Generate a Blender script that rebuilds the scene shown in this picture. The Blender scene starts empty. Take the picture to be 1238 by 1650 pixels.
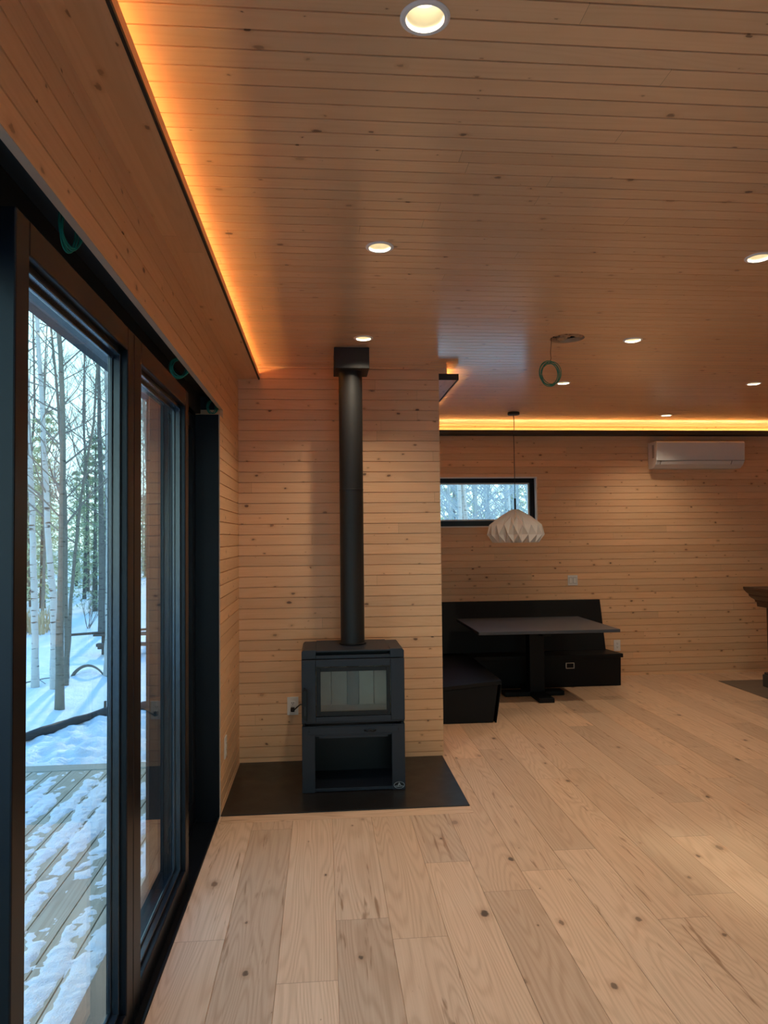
import bpy, bmesh, math, random
from mathutils import Vector, Matrix, noise
random.seed(7)
SC = bpy.context.scene
COL = SC.collection
PI = math.pi

# ------------------------------------------------------------------ helpers
def box(bm, x0, x1, y0, y1, z0, z1):
    vs = [bm.verts.new(p) for p in ((x0,y0,z0),(x1,y0,z0),(x1,y1,z0),(x0,y1,z0),(x0,y0,z1),(x1,y0,z1),(x1,y1,z1),(x0,y1,z1))]
    for f in ((3,2,1,0),(4,5,6,7),(0,1,5,4),(1,2,6,5),(2,3,7,6),(3,0,4,7)):
        bm.faces.new([vs[i] for i in f])

def prism(bm, poly, fn, a, b):
    """closed polygon (list of 2-tuples) swept from a to b; fn(p, t) -> xyz"""
    A = [bm.verts.new(fn(p, a)) for p in poly]
    B = [bm.verts.new(fn(p, b)) for p in poly]
    n = len(poly)
    for i in range(n):
        j = (i+1) % n
        bm.faces.new((A[i], A[j], B[j], B[i]))
    bm.faces.new(list(reversed(A))); bm.faces.new(B)

def tube(bm, pts, rad, sides=8, cap=True):
    pts = [Vector(p) for p in pts]
    n = len(pts)
    if not hasattr(rad, '__len__'): rad = [rad]*n
    rings = []
    ref = None
    for i, p in enumerate(pts):
        t = (pts[min(i+1,n-1)] - pts[max(i-1,0)])
        if t.length < 1e-9: t = Vector((0,0,1))
        t.normalize()
        if ref is None:
            ref = Vector((1,0,0)) if abs(t.x) < .8 else Vector((0,1,0))
        a = (ref - t*ref.dot(t)); a.normalize(); ref = a
        b = t.cross(a)
        rings.append([bm.verts.new(p + (a*math.cos(2*PI*k/sides) + b*math.sin(2*PI*k/sides))*rad[i]) for k in range(sides)])
    for i in range(n-1):
        for k in range(sides):
            l = (k+1) % sides
            bm.faces.new((rings[i][k], rings[i][l], rings[i+1][l], rings[i+1][k]))
    if cap and sides > 2:
        bm.faces.new(list(reversed(rings[0]))); bm.faces.new(rings[-1])

def lathe(bm, prof, c=(0,0), seg=40, closed=False):
    rings = []
    for r, z in prof:
        if r < 1e-6:
            rings.append([bm.verts.new((c[0], c[1], z))])
        else:
            rings.append([bm.verts.new((c[0]+r*math.cos(2*PI*k/seg), c[1]+r*math.sin(2*PI*k/seg), z)) for k in range(seg)])
    m = len(rings)
    for i in range(m if closed else m-1):
        A, B = rings[i], rings[(i+1) % m]
        for k in range(seg):
            l = (k+1) % seg
            if len(A) == 1 and len(B) == 1: continue
            if len(A) == 1: bm.faces.new((A[0], B[l], B[k]))
            elif len(B) == 1: bm.faces.new((A[k], A[l], B[0]))
            else: bm.faces.new((A[k], A[l], B[l], B[k]))

def boards(bm, O, U, V, N, ulen, vlen, pitch, first, gw=.006, gd=.008, thick=.03):
    """a slab whose face (normal N) is cut into boards running along U with real grooves between them"""
    O, U, V, N = Vector(O), Vector(U), Vector(V), Vector(N)
    prof = [(0., 0.)]
    k = math.ceil((0 + gw - first)/pitch)
    while first + k*pitch < vlen - gw:
        g = first + k*pitch
        prof += [(g-gw/2, 0.), (g-gw*.3, -gd), (g+gw*.3, -gd), (g+gw/2, 0.)]
        k += 1
    prof += [(vlen, 0.), (vlen, -thick), (0., -thick)]
    f = lambda p, t: O + V*p[0] + N*p[1] + U*t
    prism(bm, prof, f, 0., ulen)

def link(name, bm, mat, parent=None, smooth=False, bevel=0., recalc=True, segs=2):
    if recalc: bmesh.ops.recalc_face_normals(bm, faces=bm.faces)
    me = bpy.data.meshes.new(name)
    bm.to_mesh(me); bm.free()
    o = bpy.data.objects.new(name, me); COL.objects.link(o)
    if mat: me.materials.append(mat)
    if parent is not None:
        o.parent = parent
        o.location = -Vector(parent['_o']) if '_o' in parent else (0,0,0)
    if smooth:
        for p in me.polygons: p.use_smooth = True
        if smooth == 'auto':
            me.set_sharp_from_angle(angle=math.radians(35))
    if bevel:
        m = o.modifiers.new('bevel', 'BEVEL'); m.width = bevel; m.segments = segs; m.limit_method = 'ANGLE'; m.angle_limit = math.radians(40)
    return o

def NB(): return bmesh.new()
def tag(o, label, cat, group=None, kind=None):
    o['label'] = label; o['category'] = cat
    if group: o['group'] = group
    if kind: o['kind'] = kind
    return o
def thing(name, label, cat, loc=(0,0,0), group=None, local=False):
    """an empty at the thing's base; parts are meshes in world coordinates unless local"""
    o = bpy.data.objects.new(name, None); COL.objects.link(o)
    o.empty_display_size = .1
    o.location = loc
    if not local: o['_o'] = [float(v) for v in loc]
    return tag(o, label, cat, group)
def struct(name, bm, mat, **k):
    o = link(name, bm, mat, **k); o['kind'] = 'structure'; return o
def dup(root, loc, rotz=0., sc=(1,1,1), label=None):
    r = root.copy(); COL.objects.link(r); r.location = loc; r.rotation_euler = (0,0,rotz); r.scale = sc
    if label: r['label'] = label
    for ch in list(root.children):
        c = ch.copy(); COL.objects.link(c); c.parent = r
        for g in list(ch.children):
            d = g.copy(); COL.objects.link(d); d.parent = c
    return r
def join_text(txt, size, depth):
    cu = bpy.data.curves.new('t', 'FONT'); cu.body = txt; cu.size = size; cu.extrude = depth
    cu.align_x = 'CENTER'; cu.align_y = 'CENTER'
    o = bpy.data.objects.new('t', cu); COL.objects.link(o)
    dg = bpy.context.evaluated_depsgraph_get()
    me = bpy.data.meshes.new_from_object(o.evaluated_get(dg))
    bpy.data.objects.remove(o)
    bm = bmesh.new(); bm.from_mesh(me); bpy.data.meshes.remove(me)
    return bm

# ------------------------------------------------------------------ materials
class NT:
    def __init__(s, name):
        s.m = bpy.data.materials.new(name); s.m.use_nodes = True
        s.t = s.m.node_tree; s.n = s.t.nodes
        s.bsdf = s.n['Principled BSDF']; s.out = s.n['Material Output']
    def new(s, typ, **k):
        n = s.n.new(typ)
        for a, v in k.items(): setattr(n, a, v)
        return n
    def ln(s, a, b): s.t.links.new(a, b)
    def val(s, x, sock):
        if hasattr(x, 'is_output'): s.ln(x, sock)
        else: sock.default_value = x
    def math(s, op, a, b=0., c=None, clamp=False):
        n = s.new('ShaderNodeMath', operation=op, use_clamp=clamp)
        s.val(a, n.inputs[0]); s.val(b, n.inputs[1])
        if c is not None: s.val(c, n.inputs[2])
        return n.outputs[0]
    def comb(s, x, y, z=0.):
        n = s.new('ShaderNodeCombineXYZ')
        s.val(x, n.inputs[0]); s.val(y, n.inputs[1]); s.val(z, n.inputs[2])
        return n.outputs[0]
    def noise(s, vec, scale=1., detail=2., rough=.5, dist=0.):
        n = s.new('ShaderNodeTexNoise')
        s.ln(vec, n.inputs['Vector']); n.inputs['Scale'].default_value = scale
        n.inputs['Detail'].default_value = detail; n.inputs['Roughness'].default_value = rough
        n.inputs['Distortion'].default_value = dist
        return n.outputs['Fac']
    def mix(s, fac, a, b, mode='MIX'):
        n = s.new('ShaderNodeMix', data_type='RGBA', blend_type=mode)
        s.val(fac, n.inputs[0])
        for v, i in ((a, 6), (b, 7)):
            if hasattr(v, 'is_output'): s.ln(v, n.inputs[i])
            else: n.inputs[i].default_value = (*v, 1.)
        return n.outputs[2]
    def step(s, x, a, b):
        n = s.new('ShaderNodeMapRange', interpolation_type='SMOOTHSTEP')
        s.val(x, n.inputs[0]); s.val(a, n.inputs[1]); s.val(b, n.inputs[2])
        n.inputs[3].default_value = 0.; n.inputs[4].default_value = 1.
        return n.outputs[0]
    def bump(s, h, strength=.2, dist=.002):
        n = s.new('ShaderNodeBump'); n.inputs['Strength'].default_value = strength; n.inputs['Distance'].default_value = dist
        s.ln(h, n.inputs['Height']); s.ln(n.outputs[0], s.bsdf.inputs['Normal'])
    def color(s, c): s.val(c, s.bsdf.inputs['Base Color']) if hasattr(c, 'is_output') else setattr(s.bsdf.inputs['Base Color'], 'default_value', (*c, 1.))
    def rough(s, r): s.val(r, s.bsdf.inputs['Roughness'])
    def pos(s):
        n = s.new('ShaderNodeTexCoord'); return n.outputs['Object']
    def sep(s, v):
        n = s.new('ShaderNodeSeparateXYZ'); s.ln(v, n.inputs[0]); return n.outputs

def simple(name, col, rough=.5, metal=0., spec=.5, coat=0., noise_amt=.06, nscale=40., bump=0.):
    m = NT(name)
    p = m.pos(); n = m.noise(p, nscale, 3.)
    lo = tuple(c*(1-noise_amt) for c in col); hi = tuple(min(1,c*(1+noise_amt)) for c in col)
    m.color(m.mix(n, lo, hi)); m.rough(rough)
    m.bsdf.inputs['Metallic'].default_value = metal
    m.bsdf.inputs['Specular IOR Level'].default_value = spec
    m.bsdf.inputs['Coat Weight'].default_value = coat
    if bump: m.bump(n, bump)
    return m.m

def wood(name, u, v, pitch, voff, light, dark, knotc, seglen=3.4, rough=.4, tintamt=.085, knots=6.5, kmin=.012, kbig=.075,
         grain=.55, ringf=60., coat=0., joint=.0012, spec=.5, kpow=3., streak=0., cath=.35, croft=.3, warpu=.6, warpv=10., warpamt=80., gv=90.):
    """boards along axis u, counted along axis v; per-board tint and grain, knots, butt joints"""
    m = NT(name)
    xyz = m.sep(m.pos())
    U, V = xyz['XYZ'.index(u)], xyz['XYZ'.index(v)]
    bi = m.math('FLOOR', m.math('DIVIDE', m.math('SUBTRACT', V, voff), pitch))
    w1 = m.new('ShaderNodeTexWhiteNoise', noise_dimensions='1D'); m.ln(bi, w1.inputs['W'])
    us = m.math('ADD', U, m.math('MULTIPLY', w1.outputs['Value'], seglen*9.))
    sf = m.math('DIVIDE', us, seglen); si = m.math('FLOOR', sf)
    w2 = m.new('ShaderNodeTexWhiteNoise', noise_dimensions='2D'); m.ln(m.comb(bi, si), w2.inputs['Vector'])
    rnd = m.sep(w2.outputs['Color'])
    zoff = m.math('MULTIPLY', w2.outputs['Value'], 61.)
    g1 = m.noise(m.comb(m.math('MULTIPLY', us, 2.2), m.math('MULTIPLY', V, gv), zoff), 1., 4., .6)
    warp = m.noise(m.comb(m.math('MULTIPLY', us, warpu), m.math('MULTIPLY', V, warpv), zoff), 1., 1.2, .45)
    ring = m.math('SINE', m.math('ADD', m.math('MULTIPLY', V, ringf), m.math('MULTIPLY', warp, warpamt)))
    ring = m.math('POWER', m.math('MULTIPLY_ADD', ring, .5, .5), 2.)
    gr = m.math('ADD', m.math('MULTIPLY', g1, 1.-cath), m.math('MULTIPLY', ring, cath))
    gr = m.math('MULTIPLY', gr, grain, clamp=True)
    c = m.mix(gr, light, dark)
    t = m.math('MULTIPLY_ADD', m.math('SUBTRACT', rnd[0], .5), tintamt*2, 1.)
    hue = m.mix(rnd[1], (1.02, .985, .955), (.99, 1.0, 1.02))
    c = m.mix(1., c, m.comb(t, t, t), 'MULTIPLY')
    c = m.mix(1., c, hue, 'MULTIPLY')
    # knots
    vo = m.new('ShaderNodeTexVoronoi', voronoi_dimensions='2D', feature='F1')
    wob = m.noise(m.comb(us, V, 3.), 55., 2.)
    kv = m.comb(m.math('MULTIPLY_ADD', us, .62, m.math('MULTIPLY', wob, .02)), m.math('ADD', V, m.math('MULTIPLY', w1.outputs['Value'], 3.)))
    m.ln(kv, vo.inputs['Vector']); vo.inputs['Scale'].default_value = knots; vo.inputs['Randomness'].default_value = 1.
    kr = m.sep(vo.outputs['Color'])
    rad = m.math('MULTIPLY_ADD', m.math('POWER', kr[0], kpow), kbig, kmin)
    d = m.math('DIVIDE', vo.outputs['Distance'], rad)
    core = m.math('SUBTRACT', 1., m.step(d, .55, 1.05))
    halo = m.math('SUBTRACT', 1., m.step(d, .8, 2.6))
    kd = m.math('MULTIPLY', core, m.math('MULTIPLY_ADD', kr[1], .65, .3))
    c = m.mix(m.math('MULTIPLY', halo, croft), c, tuple(x*y for x, y in zip(dark, (.8, .66, .55))))
    c = m.mix(kd, c, knotc)
    if streak:
        s1 = m.noise(m.comb(m.math('MULTIPLY', us, 2.4), m.math('MULTIPLY', V, 34.), zoff), 1., 3., .6, .5)
        c = m.mix(m.math('MULTIPLY', m.math('MULTIPLY', m.step(s1, .605, .70), m.math('GREATER_THAN', rnd[2], .35)), streak), c, tuple(x*y for x, y in zip(dark, (.62, .52, .44))))
    # butt joints between board lengths
    fr = m.math('FRACT', sf)
    jn = m.math('LESS_THAN', fr, joint/seglen)
    c = m.mix(m.math('MULTIPLY', jn, .75), c, tuple(x*.25 for x in dark))
    m.color(c)
    m.rough(m.math('MULTIPLY_ADD', g1, .12, rough-.05))
    m.bsdf.inputs['Specular IOR Level'].default_value = spec
    m.bsdf.inputs['Coat Weight'].default_value = coat
    m.bsdf.inputs['Coat Roughness'].default_value = .17
    m.bump(m.math('SUBTRACT', g1, m.math('MULTIPLY', core, .4)), .12, .001)
    return m.m

def glass(name, tint=(.93, .97, .96), f0=.045):
    m = NT(name); m.n.remove(m.bsdf)
    g = m.new('ShaderNodeNewGeometry')
    dp = m.new('ShaderNodeVectorMath', operation='DOT_PRODUCT'); m.ln(g.outputs['Normal'], dp.inputs[0]); m.ln(g.outputs['Incoming'], dp.inputs[1])
    c = m.math('ABSOLUTE', dp.outputs['Value'])
    f = m.math('MULTIPLY_ADD', m.math('POWER', m.math('SUBTRACT', 1., c), 5.), 1.-f0, f0, clamp=True)
    tr = m.new('ShaderNodeBsdfTransparent'); tr.inputs[0].default_value = (*tint, 1)
    gl = m.new('ShaderNodeBsdfGlossy'); gl.inputs['Roughness'].default_value = 0.; gl.inputs[0].default_value = (1,1,1,1)
    mx = m.new('ShaderNodeMixShader'); m.ln(f, mx.inputs[0]); m.ln(tr.outputs[0], mx.inputs[1]); m.ln(gl.outputs[0], mx.inputs[2])
    m.ln(mx.outputs[0], m.out.inputs['Surface'])
    return m.m

def emit(name, col, s):
    m = NT(name); m.n.remove(m.bsdf)
    e = m.new('ShaderNodeEmission'); e.inputs[0].default_value = (*col, 1); e.inputs[1].default_value = s
    m.ln(e.outputs[0], m.out.inputs['Surface']); return m.m

PW, PC = .0757, .0735          # board widths on walls / ceiling
WZ = 2.385 % PW                # height of a wall board joint
PINE_L, PINE_D, KNOT = (.76, .485, .280), (.62, .345, .172), (.10, .040, .020)
pine = lambda n, u, v, p, o, **k: wood(n, u, v, p, o, PINE_L, PINE_D, KNOT, **k)
M_wallX = pine('pine_boards_along_x', 'X', 'Z', PW, WZ, rough=.48, knots=8.5, kbig=.085, kpow=2.6)
M_wallY = pine('pine_boards_along_y', 'Y', 'Z', PW, WZ, rough=.48, knots=8.5, kbig=.085, kpow=2.6)
CY = 1.754 % PC
M_ceil = pine('pine_ceiling', 'X', 'Y', PC, CY, rough=.30, spec=.6, coat=1., knots=6.8, kbig=.07, kpow=2.8, seglen=3.9, tintamt=.06)
M_ledge = pine('pine_ledge', 'Y', 'X', PC, -.62 % PC, rough=.4)
FP, FO = .2225, -.40
OAK = dict(rough=.36, tintamt=.15, knots=3.6, kmin=.003, kbig=.075, kpow=2.6, seglen=1.75, grain=1., ringf=40., cath=.27, streak=.8, gv=150., spec=.4, joint=.002, croft=.35, warpu=.55, warpv=6., warpamt=160.)
OAK_L, OAK_D, OAKK = (.69, .49, .34), (.40, .245, .145), (.06, .036, .024)
M_floor = wood('oak_planks', 'Y', 'X', FP, FO % FP, OAK_L, OAK_D, OAKK, **OAK)
M_border = wood('oak_border', 'X', 'Y', 5., -2., OAK_L, OAK_D, OAKK, **OAK)
M_raw = simple('raw_board_edge', (.50, .42, .36), .8)
M_deck = wood('weathered_deck', 'Y', 'X', .142, -1.03 % .142, (.50, .47, .38), (.30, .27, .20), (.12, .09, .06), rough=.75, tintamt=.14, knots=2., kbig=.05, seglen=3.1, grain=.9, ringf=120., cath=.5, spec=.2)
M_deckx = wood('weathered_deck_edge', 'X', 'Y', .5, 0., (.46, .44, .37), (.32, .29, .22), (.12, .09, .06), rough=.75, grain=.8, ringf=120., spec=.2)
M_fin = wood('stained_cladding', 'X', 'Z', .14, .03, (.10, .055, .045), (.06, .03, .025), (.02, .01, .01), rough=.6, spec=.3)
M_black = simple('black_aluminium', (.002, .0035, .0068), .36, .0, .28, nscale=90.)
M_bead = simple('satin_black_bead', (.008, .012, .019), .22, .0, .8, nscale=90.)
M_blackm = simple('black_matte_paint', (.012, .012, .013), .6)
M_stove = simple('stove_steel_paint', (.0105, .0135, .0215), .48, .0, .4, bump=.02, nscale=600.)
M_stove2 = simple('stove_black_trim', (.004, .004, .005), .45, 0., .3)
M_pipe = simple('stovepipe_black', (.012, .0115, .0115), .55, 0., .4)
M_hearth = NT('hearth_steel'); _n = M_hearth.noise(M_hearth.pos(), 9., 4.)
M_hearth.color(M_hearth.mix(_n, (.004, .0035, .0038), (.010, .0085, .008))); M_hearth.rough(M_hearth.math('MULTIPLY_ADD', _n, .2, .27)); M_hearth = M_hearth.m
M_bench = simple('black_stained_wood', (.003, .003, .0038), .5, 0., .22, nscale=25., noise_amt=.2)
M_table = NT('table_black_wood'); _p = M_table.pos(); _s = M_table.sep(_p)
_g = M_table.noise(M_table.comb(M_table.math('MULTIPLY', _s[0], 3.), M_table.math('MULTIPLY', _s[1], 45.), _s[2]), 1., 4.)
M_table.color(M_table.mix(_g, (.036, .044, .058), (.060, .070, .088))); M_table.rough(.34); M_table.bump(_g, .15, .001); M_table = M_table.m
M_white = simple('white_plastic', (.70, .68, .66), .4, noise_amt=.01)
M_whitep = simple('white_paint_metal', (.75, .73, .70), .45, noise_amt=.02)
M_greyring = simple('light_trim_ring', (.78, .78, .78), .4, noise_amt=.02)
M_refl = simple('light_reflector', (.85, .78, .6), .35, noise_amt=.02)
M_dark = simple('dark_slot', (.02, .02, .02), .6)
M_paper = NT('folded_paper'); M_paper.color((.80, .78, .74)); M_paper.rough(.75)
M_paper.bsdf.inputs['Transmission Weight'].default_value = 0.; M_paper = M_paper.m
M_brick = simple('firebrick', (.62, .57, .50), .85, noise_amt=.12, nscale=14., bump=.2)
M_brickd = simple('firebrick_grey', (.24, .24, .24), .85, noise_amt=.1)
M_green = simple('green_cable', (.012, .24, .16), .4)
M_metal = simple('brushed_nickel', (.55, .53, .48), .35, .9)
M_badge = simple('badge_silver', (.45, .47, .50), .35, .3)
M_insul = simple('torn_paper_insulation', (.50, .29, .15), .9, noise_amt=.45, nscale=30., bump=.5)
M_cavity = simple('ceiling_void', (.05, .035, .025), .9)
M_mantel = simple('dark_stained_mantel', (.050, .020, .011), .38, noise_amt=.3, nscale=18.)
M_stone = simple('dark_stone', (.040, .036, .034), .5, noise_amt=.3, nscale=12.)
M_slate = NT('slate_inlay'); _n = M_slate.noise(M_slate.pos(), 6., 5.)
M_slate.color(M_slate.mix(_n, (.10, .075, .058), (.19, .14, .105))); M_slate.rough(.5); M_slate = M_slate.m
M_glass = glass('door_glass', (.90, .975, .99))
M_glass2 = glass('stove_glass', (.86, .84, .80), .04)
M_led = emit('led_strip_warm', (1., .60, .22), 66.)
M_lens = emit('lamp_lens', (1., .88, .64), 2.6)

def snow_mat(name, col, nscale, bstr, bd):
    m = NT(name); p = m.pos(); n = m.noise(p, nscale, 6., .6); n2 = m.noise(p, nscale*7, 3.)
    m.color(m.mix(n, tuple(c*.93 for c in col), col)); m.rough(.6)
    m.bsdf.inputs['Specular IOR Level'].default_value = .25
    m.bump(m.math('ADD', n, m.math('MULTIPLY', n2, .4)), bstr, bd); return m.m
M_snow = snow_mat('snow', (.86, .88, .90), 6., .55, .05)
M_ice = snow_mat('crusty_snow', (.80, .84, .88), 22., .7, .02)

def bark(name, c0, c1, mark, scale=9.):
    m = NT(name); p = m.pos(); s = m.sep(p)
    n = m.noise(m.comb(m.math('MULTIPLY', s[0], 6.), m.math('MULTIPLY', s[1], 6.), m.math('MULTIPLY', s[2], 30.)), 1., 3.)
    n2 = m.noise(p, scale, 4.)
    c = m.mix(n2, c0, c1); c = m.mix(m.step(n, .60, .68), c, mark)
    m.color(c); m.rough(.85); m.bsdf.inputs['Specular IOR Level'].default_value = .2; return m.m
M_birch = bark('birch_bark', (.46, .44, .42), (.64, .62, .58), (.10, .09, .08))
M_barkd = bark('grey_bark', (.15, .13, .105), (.28, .25, .21), (.09, .08, .06), 30.)
M_barkk = bark('dark_bark', (.09, .08, .075), (.17, .15, .13), (.05, .04, .04), 30.)
M_twig = simple('twigs', (.21, .18, .155), .85)
M_twigs = simple('frosted_twigs', (.42, .44, .45), .8)
M_needle = simple('conifer_needles', (.36, .40, .24), .8, noise_amt=.35, nscale=3.)
M_needle2 = simple('pine_needles_pale', (.55, .55, .32), .8, noise_amt=.3, nscale=3.)
M_grass = simple('dry_grass', (.55, .42, .25), .9, noise_amt=.25)
M_sock = simple('black_erosion_sock', (.030, .026, .026), .7, noise_amt=.5, nscale=50., bump=.4)
M_plank = simple('rough_old_plank', (.11, .075, .055), .8, noise_amt=.4, nscale=20.)

# ------------------------------------------------------------------ camera
F, RO = 1160., .0105
Yc = Vector((-99.5, -42., -F)).normalized(); Zc = Vector((1, RO, 0)).cross(Yc).normalized(); Xc = Yc.cross(Zc)
R = Matrix((Xc, Yc, Zc))                 # rows: world axes seen from the camera = camera-to-world rotation
cam = bpy.data.cameras.new('camera'); co = bpy.data.objects.new('camera', cam); COL.objects.link(co)
co.matrix_world = Matrix.Translation((0, 0, 1.6)) @ R.to_4x4()
cam.sensor_fit = 'HORIZONTAL'; cam.sensor_width = 36.; cam.lens = F/1238.*36.; cam.clip_start = .05; cam.clip_end = 400.
SC.camera = co

# ------------------------------------------------------------------ room shell
XL, XR, YB, YF, ZC = -.60, 5.40, -2.5, 8.0, 2.855
YS, XP = 5.26, .872                       # wall behind the stove; its right end
X, Y, Z = Vector((1,0,0)), Vector((0,1,0)), Vector((0,0,1))

bm = NB(); boards(bm, (XL, YB, 0), Y, X, Z, YF-YB, XR-XL, FP, (FO-XL) % FP, .0026, .003, .06)
struct('floor', bm, M_floor)

# ceiling with real holes for the lamps and the open junction hole
LAMPS = [(.257, 1.682), (.257, 3.06), (.268, 4.486), (1.99, 3.075), (2.005, 4.446), (1.986, 5.734), (3.61, 5.698), (3.62, 7.257)]
HOLE = (1.565, 4.43)
bm = NB(); boards(bm, (XL-.2, YB, ZC), X, Y, -Z, XR-XL+.4, YF-YB+.2, PC, (CY-YB) % PC, .006, .008, .03)
ceil = struct('ceiling', bm, M_ceil)
cut = NB()
for x, y in LAMPS: lathe(cut, [(0, ZC-.05), (.050, ZC-.05), (.050, ZC+.1), (0, ZC+.1)], (x, y), 32)
lathe(cut, [(0, ZC-.05), (.108, ZC-.05), (.108, ZC+.1), (0, ZC+.1)], HOLE, 40)
cutter = link('cutter', cut, None)
md = ceil.modifiers.new('b', 'BOOLEAN'); md.object = cutter; md.operation = 'DIFFERENCE'; md.solver = 'EXACT'
dg = bpy.context.evaluated_depsgraph_get()
me = bpy.data.meshes.new_from_object(ceil.evaluated_get(dg))
ceil.modifiers.clear(); old = ceil.data; ceil.data = me; me.name = 'ceiling'
bpy.data.meshes.remove(old); bpy.data.objects.remove(cutter)
if not me.materials: me.materials.append(M_ceil)

bm = NB(); box(bm, XL-.35, XR+.3, YB-.3, YF+.4, ZC+.20, ZC+.28)  # unseen roof slab, put over the ceiling to block light
struct('ceiling_roof_light_block', bm, M_cavity)

# left wall: header over the sliding door, return beside the hearth, upper wall behind the cove ledge
HB = 2.39
bm = NB()
boards(bm, (XL, YB, HB), Y, Z, X, YS-YB, 2.765-HB, PW, (WZ-HB) % PW, thick=.021)
boards(bm, (XL, 4.272, 0), Y, Z, X, YS-4.272, 2.335, PW, WZ, thick=.16)
boards(bm, (XL, 4.45, 2.335), Y, Z, X, YS-4.45, HB-2.335, PW, (WZ-2.335) % PW, thick=.16)
boards(bm, (XL, YB, 0), Y, Z, X, .40-YB, HB, PW, WZ, thick=.2)
box(bm, XL-.02, XL, YB, YS, 2.765, ZC+.2)
struct('wall_left', bm, M_wallY)
bm = NB(); box(bm, XL-.022, XL-.0005, .40, 4.60, HB-.0025, HB+.002)
struct('trim_1', bm, M_raw)                # unfinished lower edge of the header
bm = NB()
box(bm, XL-.30, XL-.135, .30, 4.62, 2.312, 2.47)       # black door head at the back of the blind pocket
box(bm, XL-.30, XL-.022, .30, 4.62, 2.47, 2.52)        # pocket top
box(bm, XL-.30, XL-.022, .30, YS, 2.52, ZC+.2)
box(bm, XL-.30, XL-.0215, 4.45, YS-.001, HB+.0005, 2.52); box(bm, XL-.30, XL-.161, 4.30, YS-.001, -.1, HB)
struct('wall_left_pocket', bm, M_blackm)

# wall behind the stove: end block with its side return into the dining nook
bm = NB()
boards(bm, (XL-.2, YS, 0), X, Z, -Y, XP-XL+.2, ZC+.2, PW, WZ, thick=.06)
box(bm, XL-.2, XP-.035, YS+.06, YF+.2, 0, ZC+.2)
struct('wall_stove', bm, M_wallX)
bm = NB(); boards(bm, (XP, YS+.0605, 0), Y, Z, X, YF-YS-.0605, ZC+.2, PW, WZ, thick=.034)
struct('wall_nook_left', bm, M_wallY)

# far wall with the strip window
WX0, WX1, WZ0, WZ1 = .95, 2.425, 1.715, 2.26
bm = NB()
def farpiece(x0, x1, z0, z1): boards(bm, (x0, YF, z0), X, Z, -Y, x1-x0, z1-z0, PW, (WZ-z0) % PW, thick=.2)
farpiece(XP-.036, XR, 0, WZ0); farpiece(XP-.036, XR, WZ1, ZC+.2); farpiece(XP-.036, WX0, WZ0, WZ1); farpiece(WX1, XR, WZ0, WZ1)
struct('wall_far', bm, M_wallX)
bm = NB(); boards(bm, (XR, YB, 0), Y, Z, -X, YF-YB+.2, ZC+.2, PW, WZ, thick=.15); struct('wall_right', bm, M_wallY)
bm = NB()
boards(bm, (XL-.2, YB, 0), X, Z, Y, .6, ZC+.2, PW, WZ, thick=.15); boards(bm, (2.2, YB, 0), X, Z, Y, XR-2.2+.2, ZC+.2, PW, WZ, thick=.15)
boards(bm, (-.2, YB, 2.4), X, Z, Y, 2.4, ZC+.2-2.4, PW, (WZ-2.4) % PW, thick=.15); struct('wall_back', bm, M_wallX)
bm = NB()                                  # unseen glazed doors, added behind the camera to let in more daylight
for x in (-.2, .96, 2.12): box(bm, x, x+.08, YB-.10, YB-.03, .0, 2.4)
box(bm, -.12, 2.12, YB-.10, YB-.03, .0, .10); box(bm, -.12, 2.12, YB-.10, YB-.03, 2.30, 2.4)
w2 = struct('window_added_daylight', bm, M_black)
bm = NB(); box(bm, -.15, 2.15, YB-.068, YB-.062, .08, 2.32); link('window_pane', bm, M_glass, w2)

# window in the far wall
bm = NB()
yf, yb, fw = YF+.055, YF+.12, .055
for a in ((WX0, WX1, WZ0, WZ0+.062), (WX0, WX1, WZ1-.052, WZ1), (WX0, WX0+fw, WZ0+.062, WZ1-.052), (WX1-fw, WX1, WZ0+.062, WZ1-.052)):
    box(bm, a[0], a[1], yf, yb, a[2], a[3])
w1 = struct('window_1', bm, M_black, bevel=.003)
bm = NB()
t = .016
for a in ((WX0+fw, WX1-fw, WZ0+.062, WZ0+.062+t), (WX0+fw, WX1-fw, WZ1-.052-t, WZ1-.052), (WX1-fw-t, WX1-fw, WZ0+.062+t, WZ1-.052-t)):
    box(bm, a[0], a[1], yf+.02, yb-.02, a[2], a[3])
link('glazing_bead', bm, M_whitep, w1)
bm = NB(); box(bm, WX0+fw-.01, WX1-fw+.01, yf+.03, yf+.036, WZ0+.05, WZ1-.045)
link('window_pane', bm, M_glass, w1)
bm = NB()
box(bm, WX1-.001, WX1+.016, YF-.002, yf, WZ0-.012, WZ1+.012)
box(bm, WX0, WX1, YF-.002, yf, WZ1-.001, WZ1+.012)
box(bm, WX0, WX1, YF-.002, yf, WZ0-.012, WZ0+.001)
struct('trim_2', bm, M_whitep)

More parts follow.
